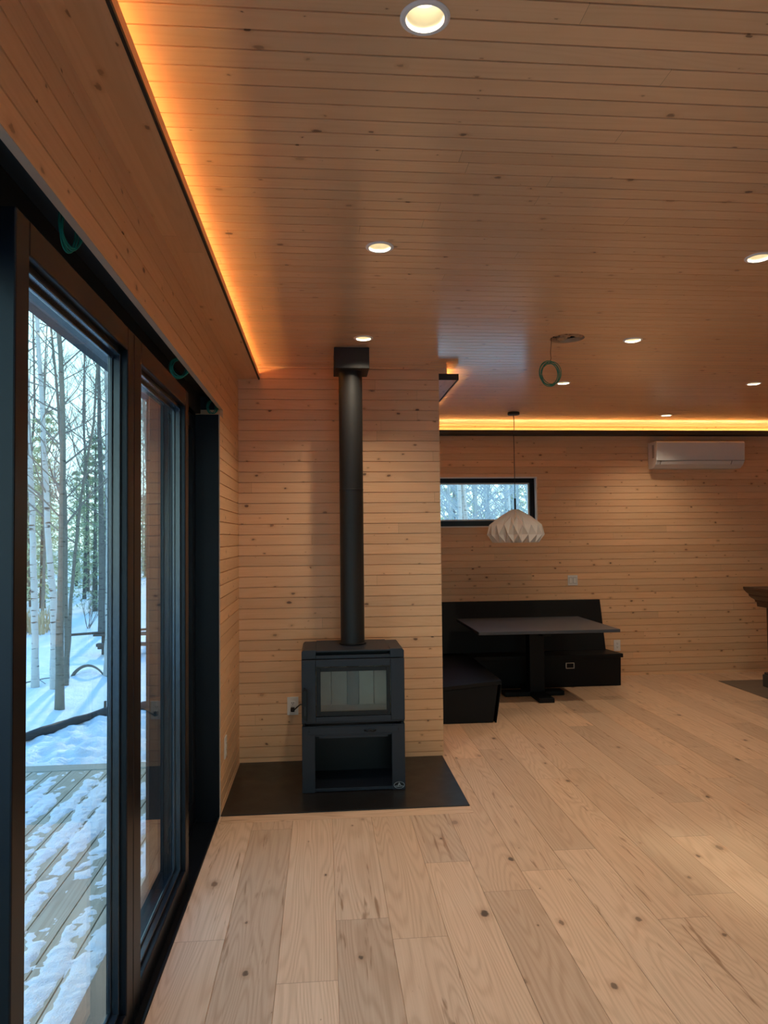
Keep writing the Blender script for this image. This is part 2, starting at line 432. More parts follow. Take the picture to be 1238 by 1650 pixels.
# cove ledges
def ledge(name, label, pts_box, fascia, led, bmat, fmat=M_blackm):
    t = thing(name, label, 'cove ledge', (pts_box[0], pts_box[2], pts_box[4]))
    b = NB(); box(b, *pts_box); link('shelf_board', b, bmat, t)
    for k, (nm, bx, mt) in enumerate(fascia):
        b = NB(); box(b, *bx); link(nm, b, mt, t)
    b = NB(); box(b, *led); link('led_strip', b, M_led, t)
    return t
bmz = 2.760
ledge('cove_ledge', 'pine cove ledge with hidden glowing light strip along the wall over the sliding door',
      (XL, -.455, YB, YS, bmz, bmz+.02),
      [('edge_band', (-.455, -.446, YB, YS, bmz-.004, bmz+.008), M_blackm),
       ('fascia', (-.4545, -.448, YB, YS, bmz+.008, 2.808), M_ledge)],
      (-.585, -.575, YB+.05, YS-.02, bmz+.021, bmz+.026), M_ledge)
ledge('cove_ledge', 'long black cove ledge with glowing strip along the far wall above the window',
      (1.03, XR, 7.86, YF, 2.737, 2.752),
      [('fascia', (1.03, XR, 7.85, 7.86, 2.735, 2.784), M_blackm)],
      (1.05, XR-.05, 7.965, 7.975, 2.753, 2.758), M_blackm)
t = ledge('cove_ledge', 'short black edged ledge sticking out past the corner of the stove wall',
      (XP, 1.018, YS+.006, YF, 2.772, 2.784),
      [('fascia', (1.012, 1.022, YS+.004, 7.85, 2.766, 2.812), M_blackm), ('end_cap', (XP, 1.022, YS-.004, YS+.004, 2.766, 2.812), M_blackm)],
      (.93, .94, YS+.05, YF-.2, 2.785, 2.790), M_ledge)
bm = NB(); box(bm, XP, .935, YS, YS+.03, 2.812, ZC); link('end_block', bm, M_wallX, t)

# ------------------------------------------------------------------ sliding door
def panel(name, y0, y1, xf, zb, zt, label_parts=True, left=.072, right=.078, bot=.088, top=.078, dp=.066, gx=.058):
    """door leaf: frame with stepped beads around the pane; xf = room-side face"""
    b = NB()
    xb = xf-dp
    box(b, xb, xf, y0, y0+left, zb, zt); box(b, xb, xf, y1-right, y1, zb, zt)
    box(b, xb, xf, y0+left, y1-right, zb, zb+bot); box(b, xb, xf, y0+left, y1-right, zt-top, zt)
    o = struct(name, b, M_black, bevel=.004)
    for ins, x0, x1 in ((.012, xf-.050, xf-.022), (.020, xf-gx+.002, xf-.045)):
        b = NB(); ya, yb2, za, zb2 = y0+left, y1-right, zb+bot, zt-top
        box(b, x0, x1, ya, ya+ins, za, zb2); box(b, x0, x1, yb2-ins, yb2, za, zb2)
        box(b, x0, x1, ya+ins, yb2-ins, za, za+ins); box(b, x0, x1, ya+ins, yb2-ins, zb2-ins*1.6, zb2)
        link('glazing_bead', b, M_bead, o, bevel=.002)
    b = NB(); box(b, xf-gx-.006, xf-gx, y0+left-.01, y1-right+.01, zb+bot-.01, zt-top+.01)
    link('door_pane', b, M_glass, o)
    return o
panel('door_1', 1.560, 2.519, -.640, -.018, 2.310)
panel('door_2', 2.523, 3.527, -.640, -.018, 2.310, left=.098)
panel('door_3', 3.43, 4.262, -.735, .0, 2.310, left=.09, right=.075, dp=.07, gx=.04, bot=.12)
panel('door_4', .42, 1.665, -.735, .0, 2.310, left=.075, right=.12, dp=.07, gx=.04)
bm = NB()
box(bm, -.86, -.602, .40, 4.262, -.07, -.022)           # sill tracks
box(bm, -.612, -.602, .40, 4.262, -.022, .004)
box(bm, -.735, -.728, .40, 4.262, -.022, .0)
box(bm, -.86, -.601, 4.2625, 4.2715, -.07, 2.33); box(bm, -.86, -.765, 4.2715, 4.32, -.07, 2.33)           # far jamb
box(bm, -.86, -.601, .385, .42, -.07, 2.33)
box(bm, -.86, -.735, .42, 4.2625, 2.311, 2.345)
struct('trim_door_frame', bm, M_black, bevel=.002)
bm = NB(); box(bm, XL-.002, XL+.0035, 4.2715, 4.284, 0, 2.335); struct('trim_3', bm, M_raw)
bm = NB(); box(bm, -.885, -.79, 3.72, 5.0, -.10, 2.9); struct('wall_exterior', bm, M_fin)

# ------------------------------------------------------------------ hearth and border
bm = NB(); box(bm, XL+.004, .862, 4.277, YS-.002, .0005, .006)
tag(link('hearth_slab', bm, M_hearth, bevel=.0015), 'flat black steel hearth plate on the oak floor under the wood stove', 'hearth')
bm = NB(); box(bm, XL+.004, .862, 4.172, 4.275, -.02, .0008); struct('trim_4', bm, M_border)

# ------------------------------------------------------------------ wood stove
SX0, SX1, SY0, SY1, ST = -.136, .513, 4.585, 4.985, .893
st = thing('wood_stove', 'black steel wood stove with glass door and open log bay below', 'wood stove', (.19, 4.78, .006))
bm = NB()   # firebox shell
box(bm, SX0, SX0+.02, SY0+.012, SY1, .43, .872); box(bm, SX1-.02, SX1, SY0+.012, SY1, .43, .872)
box(bm, SX0, SX1, SY1-.02, SY1, .43, .872); box(bm, SX0+.02, SX1-.02, SY0+.012, SY1-.02, .43, .445)
box(bm, SX0+.02, SX1-.02, SY0+.03, SY1-.02, .80, .83)
link('firebox', bm, M_stove, st, bevel=.003)
bm = NB()   # top with the wide air slot between two shoulders
fr = lambda p, t: (p[0], t, p[1])
prism(bm, [(SX0, .838), (SX0, .880), (SX0+.012, ST), (-.046, ST), (-.046, .838)], fr, SY0, SY1)
prism(bm, [(.425, .838), (.425, ST), (SX1-.012, ST), (SX1, .880), (SX1, .838)], fr, SY0, SY1)
box(bm, -.046, .425, SY0, SY0+.02, .838, .860)
link('top_housing', bm, M_stove, st, bevel=.002)
bm = NB()
prism(bm, [(SY0-.001, .881), (SY0-.001, .889), (SY1, .898), (SY1, .880)], lambda p, t: (t, p[0], p[1]), -.0455, .4245)
link('top_plate', bm, M_stove, st, bevel=.001)
bm = NB(); box(bm, -.0455, .4245, SY0+.10, SY0+.11, .84, .885); link('air_slot', bm, M_stove2, st)
bm = NB()   # door slab with opening
DX0, DX1, DZ0, DZ1 = SX0, SX1, .447, .834
OX0, OX1, OZ0, OZ1 = -.048, .426, .479, .790
yd0, yd1 = SY0-.012, SY0+.012
box(bm, DX0, OX0, yd0, yd1, DZ0, DZ1); box(bm, OX1, DX1, yd0, yd1, DZ0, DZ1)
box(bm, OX0, OX1, yd0, yd1, DZ0, OZ0); box(bm, OX0, OX1, yd0, yd1, OZ1, DZ1)
dr = link('door', bm, M_stove, st, bevel=.0025)
bm = NB(); g = .004
GX0, GX1, GZ0, GZ1 = -.017, .398, .511, .760
ya, yb_ = yd0-.004, yd0+.010
box(bm, OX0+g, GX0, ya, yb_, OZ0+g, OZ1-g); box(bm, GX1, OX1-g, ya, yb_, OZ0+g, OZ1-g)
box(bm, GX0, GX1, ya, yb_, OZ0+g, GZ0); box(bm, GX0, GX1, ya, yb_, GZ1, OZ1-g)
link('glass_retainer', bm, M_stove2, dr, bevel=.002)
bm = NB(); box(bm, GX0-.01, GX1+.01, yd0+.012, yd0+.016, GZ0-.01, GZ1+.01); link('door_glass', bm, M_glass2, dr)
bm = NB()
prism(bm, [(-.131, .645), (-.131, .48), (-.106, .462), (-.101, .47), (-.101, .655), (-.121, .655)], lambda p, t: (p[0], t, p[1]), yd0-.045, yd0-.022)
box(bm, -.122, -.108, yd0-.023, yd0, .575, .60)
box(bm, -.124, -.112, yd0-.03, yd0-.004, .655, .664)
hd = link('handle', bm, M_stove2, dr, bevel=.003)
bm = NB(); box(bm, -.119, -.111, yd0-.0465, yd0-.0445, .50, .555); link('handle_slot', bm, M_dark, hd)
# fire chamber lining
bm = NB()
for x0, x1 in ((-.095, .051), (.055, .158), (.242, .340), (.344, .472)): box(bm, x0, x1, SY1-.06, SY1-.021, .47, .80)
link('firebrick', bm, M_brick, st, bevel=.002)
bm = NB(); box(bm, .160, .240, SY1-.058, SY1-.021, .47, .80); link('air_column', bm, M_brickd, st, bevel=.002)
bm = NB(); box(bm, -.115, .492, SY0+.02, SY1-.021, .446, .468); link('firebrick_floor', bm, M_brick, st, bevel=.002)
for x0, x1 in ((-.1155, -.096), (.473, .4925)):
    bm = NB(); box(bm, x0, x1, SY0+.03, SY1-.03, .469, .80); link('side_firebrick', bm, M_brick, st)
bm = NB(); tube(bm, [(-.09, SY1-.11, .765), (.467, SY1-.11, .765)], .014, 12); link('air_tube', bm, M_brickd, st, smooth=True)
# pedestal
bm = NB()
box(bm, SX0+.002, SX0+.02, SY0+.02, SY1, .010, .425); box(bm, SX1-.02, SX1-.002, SY0+.02, SY1, .010, .425)
box(bm, SX0+.02, SX1-.02, SY1-.02, SY1, .010, .425)
link('pedestal', bm, M_stove2, st)
for x0, x1 in ((SX0, -.054), (.430, SX1)):
    bm = NB(); box(bm, x0, x1, SY0, SY0+.022, .0065, .418); link('pedestal_leg', bm, M_stove, st, bevel=.002)
bm = NB(); box(bm, -.054, .430, SY0+.004, SY0+.018, .352, .418); box(bm, -.10, .475, SY0-.004, SY0, .366, .412)
link('apron', bm, M_stove, st, bevel=.002)
bm = NB(); box(bm, -.03, .405, SY0+.005, SY0+.02, .340, .352); link('ash_drawer_lip', bm, M_stove, st)
bm = NB()
tube(bm, [(.255, SY0-.012, .388), (.275, SY0-.02, .381), (.292, SY0-.022, .392), (.308, SY0-.02, .381), (.326, SY0-.012, .387)], [.006, .005, .007, .005, .006], 8)
tube(bm, [(.291, SY0, .388), (.291, SY0-.022, .388)], .005, 8)
link('air_control', bm, M_stove2, st, smooth=True)
bm = NB(); box(bm, SX0+.02, SX1-.02, SY0+.012, SY1-.02, .012, .022); box(bm, -.054, .430, SY0+.006, SY0+.012, .010, .030)
link('log_shelf', bm, M_stove, st, bevel=.001)
for x in (-.09, .47):
    bm = NB(); lathe(bm, [(0, SY0-.0055), (.005, SY0-.0055), (.005, SY0-.003), (0, SY0-.003)], seg=12)
    for v in bm.verts: v.co = Vector((x+v.co.x, v.co.z, .389+v.co.y))
    link('rivet', bm, M_stove2, st)
# maker's oval badge
bx, bz, by = .4735, .036, SY0-.003
bm = NB()
lathe(bm, [(0, 0), (1, 0), (1, .003), (0, .003)], seg=40)
for v in bm.verts: v.co = Vector((bx+v.co.x*.036, by+.003-v.co.z, bz+v.co.y*.0225))
bd = link('badge', bm, M_stove2, st)
bm = NB()
lathe(bm, [(.90, 0), (.97, 0), (.97, .001), (.90, .001)], seg=40, closed=True)
for v in bm.verts: v.co = Vector((bx+v.co.x*.035, by-v.co.z, bz+v.co.y*.0215))
link('badge_ring', bm, M_badge, bd)
bm = join_text('OSBURN', .0135, .0005)
for v in bm.verts: v.co = Vector((bx+v.co.x*.98, by-.0006-v.co.z, bz-.007+v.co.y))
link('badge_lettering', bm, M_badge, bd)
bm = NB()
for q in ([(-.010, .0), (-.0065, .0), (0, .0125), (0, .0165)], [(.010, .0), (.0, .0165), (0, .0125), (.0065, .0)], [(-.0025, .0), (.0025, .0), (.0015, .008), (-.0015, .008)]):
    prism(bm, q, lambda p, t: (bx+p[0], t, bz+p[1]), by-.0012, by)
link('badge_emblem', bm, M_badge, bd)

# stovepipe
PX, PY, PR = .197, 4.83, .079
sp = thing('stove_pipe', 'tall straight black stovepipe rising from the wood stove to a square ceiling box', 'stovepipe', (PX, PY, .897))
bm = NB(); lathe(bm, [(PR, .90), (PR, 1.918), (PR-.003, 1.918), (PR-.003, .90)], (PX, PY), 64, True); link('lower_section', bm, M_pipe, sp, smooth='auto')
bm = NB(); lathe(bm, [(PR+.0015, 1.917), (PR+.0015, 1.925), (PR, 1.926), (PR, 2.75), (PR-.003, 2.75), (PR-.003, 1.917)], (PX, PY), 64, True); link('upper_section', bm, M_pipe, sp, smooth='auto')
bm = NB(); lathe(bm, [(PR+.001, .898), (PR+.010, .898), (PR+.010, .902), (PR+.002, .906), (PR+.001, .906)], (PX, PY), 64, True); link('collar', bm, M_stove2, sp, smooth='auto')
bm = NB()
box(bm, .086, .318, 4.70, 4.96, 2.715, ZC-.0005)
link('ceiling_support_box', bm, M_pipe, sp, bevel=.003)

# ------------------------------------------------------------------ outlets, switch
def plate(name, label, cat, c, axis, w, h, kind):
    """wall plate; axis 'Y' = on a wall facing -Y, 'X' = on a wall facing +X"""
    t = thing(name, label, cat, c)
    def place(b):
        for v in b.verts:
            a, d, z = v.co
            v.co = Vector((c[0]+a, c[1]-d, c[2]+z)) if axis == 'Y' else Vector((c[0]+d, c[1]+a, c[2]+z))
    b = NB(); box(b, -w/2, w/2, 0, .006, -h/2, h/2); place(b); link('plate', b, M_white, t, bevel=.002)
    if kind == 'outlet':
        for s in (-1, 1):
            b = NB(); box(b, -.017, .017, .006, .009, s*.020-.014, s*.020+.014); place(b); f = link('socket', b, M_white, t, bevel=.002)
            b = NB(); box(b, -.0075, -.0045, .009, .0096, s*.020-.002, s*.020+.008); box(b, .0045, .0075, .009, .0096, s*.020-.002, s*.020+.008)
            box(b, -.0025, .0025, .009, .0096, s*.020-.010, s*.020-.005); place(b); link('slots', b, M_dark, f)
    else:
        for s in (-1, 1):
            b = NB(); box(b, s*.024-.016, s*.024+.016, .006, .010, -.033, .033); place(b); link('rocker', b, M_whitep, t, bevel=.002)
            b = NB(); box(b, s*.024-.0175, s*.024+.0175, .0055, .0065, -.035, .035); place(b); link('rocker_gap', b, M_dark, t)
    return t
plate('wall_outlet', 'white double outlet behind the stove with a black plug in its lower socket', 'outlet', (-.220, YS, .397), 'Y', .080, .128, 'outlet')
plate('wall_outlet', 'white outlet plate on the side wall between sliding door and hearth', 'outlet', (XL, 4.50, .335), 'X', .080, .128, 'outlet')
plate('wall_outlet', 'white outlet low on the far wall just right of the black bench', 'outlet', (3.340, YF, .342), 'Y', .078, .126, 'outlet')
plate('light_switch', 'square white double light switch on the far wall above the bench back', 'switch', (2.835, YF, 1.09), 'Y', .115, .115, 'switch')
pc = thing('power_cord', 'short black plug and cord from the outlet to the stove side', 'power cord', (-.22, YS-.02, .377))
bm = NB(); box(bm, -.234, -.206, YS-.045, YS-.0098, .362, .392); link('plug', bm, M_stove2, pc, bevel=.005)
bm = NB(); tube(bm, [(-.22, YS-.045, .377), (-.21, YS-.075, .383), (-.185, YS-.10, .41), (-.16, YS-.15, .44), (-.145, YS-.22, .452), (-.137, SY1-.04, .46)], .0045, 8); link('cord', bm, M_stove2, pc, smooth=True)

# ------------------------------------------------------------------ recessed lights
def downlight(loc, label, first=None):
    if first is not None: return dup(first, loc, random.random()*6, label=label)
    t = thing('recessed_light', label, 'ceiling light', loc, 'round recessed ceiling lights', local=True)
    b = NB(); lathe(b, [(.047, .0), (.047, -.004), (.056, -.005), (.061, -.002), (.061, 0.)], seg=48, closed=True); link('trim_ring', b, M_greyring, t, smooth='auto')
    b = NB(); lathe(b, [(.0465, -.002), (.0455, .010), (.034, .055), (.036, .058), (.049, .010), (.049, -.001)], seg=48, closed=True); link('reflector', b, M_refl, t, smooth='auto')
    b = NB(); lathe(b, [(0, .050), (.0345, .050), (.0345, .056), (0, .056)], seg=32); link('lens', b, M_lens, t)
    return t
DL = ['large recessed ceiling light at the top, nearest of the row leading to the stove',
      'round recessed ceiling light midway along the row of three leading to the stove',
      'round recessed ceiling light just in front of the square stovepipe box',
      'round recessed ceiling light half cut off by the right edge of the view',
      'round recessed ceiling light to the right of the open hole in the ceiling',
      'small recessed ceiling light seen just behind the hanging green cable coil',
      'small recessed ceiling light near the right edge, in front of the wall air conditioner',
      'small recessed ceiling light closest to the glowing far wall, above the air conditioner']
first = None
for (x, y), l in zip(LAMPS, DL):
    o = downlight((x, y, ZC), l, first)
    if first is None: first = o
def lamp(x, y, p, col=(1., .84, .62)):
    L = bpy.data.lights.new('downlight_or_fill_beam', 'SPOT'); L.shadow_soft_size = .026; L.energy = p; L.color = col; L.spot_size = math.radians(128); L.spot_blend = 1.  # serves the visible downlights and the added fill spots
    o = bpy.data.objects.new('downlight_or_fill_beam', L); COL.objects.link(o); o.location = (x, y, ZC+.012)
LP = 35.
for x, y in LAMPS: lamp(x, y, LP)
for x in (.257, 2.0, 3.61):                 # added fill spots without fixtures behind the camera, brightening ceiling and near floor
    for y in (.30, -1.08): lamp(x, y, LP*1.9)
for x, y in ((2.0, 1.69), (3.61, 1.69), (3.61, 3.07), (3.61, 4.45)): lamp(x, y, LP)  # more added fill spots, no fixtures, out of view to the right

# ------------------------------------------------------------------ open hole in the ceiling and cable coils
bm = NB(); lathe(bm, [(.120, ZC+.031), (.120, ZC+.19), (0, ZC+.19), (0, ZC+.197), (.13, ZC+.197), (.13, ZC+.031)], HOLE, 40, False)
struct('ceiling_void', bm, M_cavity)
bm = NB()
for k in range(34):
    a = random.uniform(0, 2*PI); r = random.uniform(.0, .085); cx, cy = HOLE[0]+r*math.cos(a)-.01, HOLE[1]+r*math.sin(a)
    s = random.uniform(.025, .06)
    p0 = Vector((cx, cy, ZC+random.uniform(.012, .04)))
    vs = [bm.verts.new(p0 + Vector((random.uniform(-s, s), random.uniform(-s, s), random.uniform(-.025, .03)))) for _ in range(5)]
    c = bmesh.ops.convex_hull(bm, input=vs)
tag(link('torn_insulation', bm, M_insul), 'brown torn paper showing inside the open hole in the ceiling', 'insulation')

def coil(name, label, c, r, n, tilt, yaw, squash=1., drop=None, rad=.0022):
    t = thing(name, label, 'cable', c)
    b = NB(); pts = []
    N = 36*n
    E = Matrix.Rotation(yaw, 3, 'Z') @ Matrix.Rotation(tilt, 3, 'Y')
    for i in range(N+1):
        a = 2*PI*i/36 + PI/2
        lap = i/36.
        rr = r*(1 + .075*math.sin(lap*2.3+.4) + .05*math.sin(lap*5.1+a*.5))
        p = Vector((rr*squash*math.cos(a) + .006*math.sin(lap*1.7), .008*math.sin(lap*2.9+a*.3), rr*math.sin(a)+.004*math.sin(lap*3.3)))
        pts.append(Vector(c) + E @ p)
    tube(b, pts, rad, 6); link('wound_cable', b, M_green, t, smooth=True)
    if drop:
        b = NB(); tube(b, drop, rad*.8, 6); link('lead_wire', b, M_dark, t, smooth=True)
    return t
coil('cable_coil', 'green cable coil hanging on a thin wire from the hole in the ceiling', (1.455, 4.45, 2.632), .073, 7, 0., .15, .88,
     [(1.470, 4.445, ZC+.06), (1.466, 4.446, 2.83), (1.461, 4.448, 2.77), (1.464, 4.45, 2.73), (1.456, 4.45, 2.702)])
coil('cable_coil', 'green cable coil tucked under the header above the nearest sliding door leaf', (-.655, 1.93, 2.425), .060, 6, 0., PI/2-.5, .5,
     [(-.655, 1.93, 2.47), (-.655, 1.93, 2.482)])
coil('cable_coil', 'green cable coil under the header above the second sliding door leaf', (-.663, 3.42, 2.405), .044, 6, .1, .45, .85,
     [(-.663, 3.42, 2.47), (-.663, 3.42, 2.448)])
coil('cable_coil', 'green cable coil under the far end of the header by the stove alcove', (-.652, 4.36, 2.39), .040, 5, .1, .5, .7,
     [(-.652, 4.36, 2.47), (-.652, 4.36, 2.43)])

# ------------------------------------------------------------------ dining nook
pl = thing('pendant_lamp', 'white folded paper pendant lamp hanging over the dark table', 'pendant lamp', (1.945, 7.13, ZC))
pxc, pyc = 1.945, 7.13
bm = NB(); lathe(bm, [(0, ZC-.0005), (.060, ZC-.0005), (.060, ZC-.024), (.054, ZC-.028), (0, ZC-.028)], (pxc, pyc), 40); link('ceiling_canopy', bm, M_blackm, pl, smooth='auto')
bm = NB(); tube(bm, [(pxc, pyc, ZC-.02), (pxc+.004, pyc, 2.70), (pxc-.003, pyc, 2.62), (pxc, pyc, 2.5), (pxc, pyc, 1.84)], .0035, 8); tube(bm, [(pxc, pyc, 1.98), (pxc, pyc, 1.80)], .010, 10)
link('cord', bm, M_blackm, pl, smooth=True)
bm = NB(); NP = 18
rings = []
for z, ro, ri in ((1.868, .036, .030), (1.80, .155, .118), (1.715, .200, .262), (1.615, .288, .215), (1.535, .180, .232)):
    rings.append([bm.verts.new((pxc + (ro if k % 2 == 0 else ri)*math.cos(2*PI*k/(2*NP)), pyc + (ro if k % 2 == 0 else ri)*math.sin(2*PI*k/(2*NP)), z)) for k in range(2*NP)])
for i in range(4):
    A, B = rings[i], rings[i+1]
    for k in range(2*NP):
        l = (k+1) % (2*NP)
        if (k % 2 == 0) == (i % 2 == 0): bm.faces.new((A[k], A[l], B[k])); bm.faces.new((A[l], B[l], B[k]))
        else: bm.faces.new((A[k], A[l], B[l])); bm.faces.new((A[k], B[l], B[k]))
sh = link('shade', bm, M_paper, pl)
so = sh.modifiers.new('paper', 'SOLIDIFY'); so.thickness = .0012

tb = thing('dining_table', 'square dark grey pedestal table standing in front of the black corner bench', 'table', (2.12, 7.15, 0))
bm = NB(); box(bm, 1.435, 2.785, 6.585, 7.715, .686, .715); link('tabletop', bm, M_table, tb, bevel=.003)
bm = NB(); box(bm, 2.055, 2.205, 7.085, 7.225, .045, .660); link('pedestal_post', bm, M_bench, tb, bevel=.004)
bm = NB(); box(bm, 1.66, 2.58, 7.11, 7.20, .640, .686); box(bm, 2.085, 2.175, 6.75, 7.55, .640, .6855); link('top_brace', bm, M_bench, tb, bevel=.004)
bm = NB(); box(bm, 1.80, 2.405, 7.085, 7.225, .003, .046); link('foot_beam', bm, M_bench, tb, bevel=.004)
bm = NB(); box(bm, 2.055, 2.205, 6.785, 7.525, .0025, .0455); link('foot_beam', bm, M_bench, tb, bevel=.004)

cb = thing('corner_bench', 'black built-in corner bench along the far wall behind the table', 'bench', (2.1, 7.7, 0))
side = lambda p, t: (t, p[0], p[1])          # polygon in (Y,Z) swept along X
endp = lambda p, t: (p[0], t, p[1])          # polygon in (X,Z) swept along Y
bm = NB(); prism(bm, [(7.475, .002), (7.46, .300), (7.985, .275), (7.985, .002)], side, 1.505, 3.155); link('bench_base', bm, M_bench, cb, bevel=.003)
bm = NB(); prism(bm, [(7.440, .302), (7.440, .342), (7.990, .318), (7.990, .278)], side, 1.53, 3.172); link('seat', bm, M_bench, cb, bevel=.003)
bm = NB(); prism(bm, [(7.80, .327), (7.83, .325), (7.975, .872), (7.945, .872)], side, .99, 3.128); link('backrest', bm, M_bench, cb, bevel=.003)
bm = NB(); prism(bm, [(.878, .002), (.878, .268), (1.500, .322), (1.452, .002)], endp, 6.140, 7.985); link('bench_base', bm, M_bench, cb, bevel=.003)
bm = NB(); prism(bm, [(.878, .271), (.878, .303), (1.526, .362), (1.526, .326)], endp, 6.125, 7.44); link('seat', bm, M_bench, cb, bevel=.003)
bm = NB(); prism(bm, [(1.470, .002), (1.520, .325), (1.528, .325), (1.478, .002)], endp, 6.128, 7.44); link('front_panel', bm, M_bench, cb, bevel=.002)
bm = NB(); prism(bm, [(1.000, .318), (.972, .316), (.885, .868), (.912, .868)], endp, 6.125, 7.93); link('backrest', bm, M_bench, cb, bevel=.003)
bm = NB()
for a in ((2.552, 2.645, .250, .257), (2.552, 2.645, .196, .203), (2.552, 2.560, .203, .250), (2.637, 2.645, .203, .250)): box(bm, a[0], a[1], 7.455, 7.4655, a[2], a[3])
lt = link('pull_latch', bm, M_metal, cb, bevel=.002); lt['label'] = 'nickel ring pull latch'

# ------------------------------------------------------------------ wall air conditioner
ac = thing('air_conditioner', 'white wall mounted mini split air conditioner under the far ledge', 'air conditioner', (4.28, 7.9, 2.35))
prof = [(YF-.002, 2.352), (7.87, 2.352), (7.812, 2.392), (7.786, 2.430), (7.775, 2.635), (7.79, 2.652), (YF-.002, 2.655)]
AX0, AX1 = 3.757, 4.800
bm = NB(); prism(bm, prof, side, AX0, AX1); bd = link('housing', bm, M_white, ac, bevel=.006)
bm = NB(); prism(bm, [(7.7735, 2.4315), (7.7735, 2.4335), (7.79, 2.4335), (7.79, 2.4315)], side, AX0+.003, AX1-.003); link('flap_seam', bm, M_dark, ac)
bm = NB(); prism(bm, [(7.783, 2.4285), (7.808, 2.390), (7.813, 2.393), (7.790, 2.430)], side, AX0+.055, AX1-.16); link('air_flap', bm, M_whitep, ac, bevel=.001)
for x in (AX0+.05, AX1-.155):
    bm = NB(); prism(bm, [(7.7825, 2.4285), (7.8075, 2.390), (7.813, 2.393), (7.790, 2.430)], side, x, x+.003); link('flap_gap', bm, M_dark, ac)
bm = NB()
for k in range(12):
    z = 2.47+k*.0125
    box(bm, AX0-.001, AX0+.001, 7.84, 7.89, z, z+.006)
link('side_grille', bm, M_dark, ac)
bm = NB()
for k, (x, w) in enumerate(((AX1-.10, .045), (AX1-.10, .028))): prism(bm, [(7.788-.001+k*.008, 2.422-k*.013), (7.790-.001+k*.008, 2.419-k*.013), (7.794+k*.008, 2.420-k*.013), (7.792+k*.008, 2.423-k*.013)], side, x, x+w)
link('indicator_marks', bm, M_greyring, ac)

# ------------------------------------------------------------------ mantel at the right edge
mt = thing('fireplace_mantel', 'dark carved wooden mantel with stepped cornice at the right edge', 'mantel', (4.9, 6.4, 0))
Y0m, Y1m = 5.35, 7.22
prof = [(4.39, 1.045), (4.39, 1.030), (4.40, 1.010), (4.425, .985), (4.448, .968), (4.452, .950), (4.475, .930), (4.50, .915), (4.515, .905), (4.52, .885), (4.535, .880), (4.54, .835), (5.395, .835), (5.395, 1.045)]
bm = NB(); prism(bm, prof, endp, Y0m, Y1m); link('cornice_shelf', bm, M_mantel, mt, bevel=.003)
for ya, yb_ in ((7.0, 7.205), (5.37, 5.575)):
    bm = NB(); box(bm, 4.630, 4.86, ya, yb_, .150, .835); link('pilaster', bm, M_mantel, mt, bevel=.006)
    bm = NB(); box(bm, 4.575, 4.88, ya-.02, yb_+.012, .0055, .130); box(bm, 4.590, 4.87, ya-.012, yb_+.006, .130, .152); link('plinth', bm, M_stone, mt, bevel=.006)
bm = NB(); box(bm, 4.70, 5.395, 5.575, 7.0, .60, .835); box(bm, 5.30, 5.395, 5.575, 7.0, .006, .60); box(bm, 4.86, 5.395, 5.37, 5.575, .006, .835); box(bm, 4.86, 5.395, 7.0, 7.205, .006, .835)
link('surround', bm, M_mantel, mt)
bm = NB(); box(bm, 4.28, 5.39, 5.2, 7.545, .0005, .005)
tag(link('hearth_inlay', bm, M_slate), 'brown slate hearth slab set in the floor under the carved mantel', 'hearth')

# ------------------------------------------------------------------ outside: deck, snow, woods
DZ = -.12
bm = NB(); boards(bm, (-5.5, -2.0, DZ), Y, X, Z, 7.63, 4.62, .142, (-1.03+5.5) % .142, .007, .03, .05)
struct('deck', bm, M_deck)
bm = NB(); box(bm, -5.5, -.88, 5.632, 5.775, DZ-.12, DZ+.004); struct('deck_edge_board', bm, M_deckx, bevel=.004)

# thin crusty snow left on the deck
bm = NB(); gx, gy = .0125, .0125
nx, ny = int(1.95/gx), int(3.75/gy)
X0, Y0 = -2.85, 1.85
H = {}
for i in range(nx+1):
    for j in range(ny+1):
        x, y = X0+i*gx, Y0+j*gy
        gap = abs(((x+1.03) % .142) - .0)
        gap = min(gap, .142-gap)/.071                       # 0 at a plank gap, 1 mid plank
        gi = math.floor((x+1.03)/.142+.5)
        n = noise.fractal(Vector((x*2.6+3., y*1.5+1., 0.)), 1., 2., 3)
        along = noise.noise(Vector((gi*3.7, y*3.1, 5.)))
        fine = noise.fractal(Vector((x*16., y*13., 2.)), .8, 2., 5)
        dens = .07 + (y-3.45)*.075 + max(0., -.55-(-x-.75))*.5
        if y > 5.2: dens -= (y-5.2)*.9
        h = dens + n*.36 + fine*.26 - max(0., .62+along*.75-gap*1.25)*.55
        H[i, j] = max(-.01, min(.012, h*.035))
V = {}
def vv(i, j):
    if (i, j) not in V:
        h = H[i, j]
        h2 = h + (.003*noise.noise(Vector((i*.23, j*.19, 9.))) if h > .003 else 0)
        V[i, j] = bm.verts.new((X0+i*gx, Y0+j*gy, DZ+h2))
    return V[i, j]
for i in range(nx):
    for j in range(ny):
        if max(H[i, j], H[i+1, j], H[i, j+1], H[i+1, j+1]) > .0:
            bm.faces.new((vv(i, j), vv(i+1, j), vv(i+1, j+1), vv(i, j+1)))
ds = link('deck_snow', bm, M_ice, smooth=True)
tag(ds, 'thin broken snow crust lying along the deck planks', 'snow', kind='stuff')

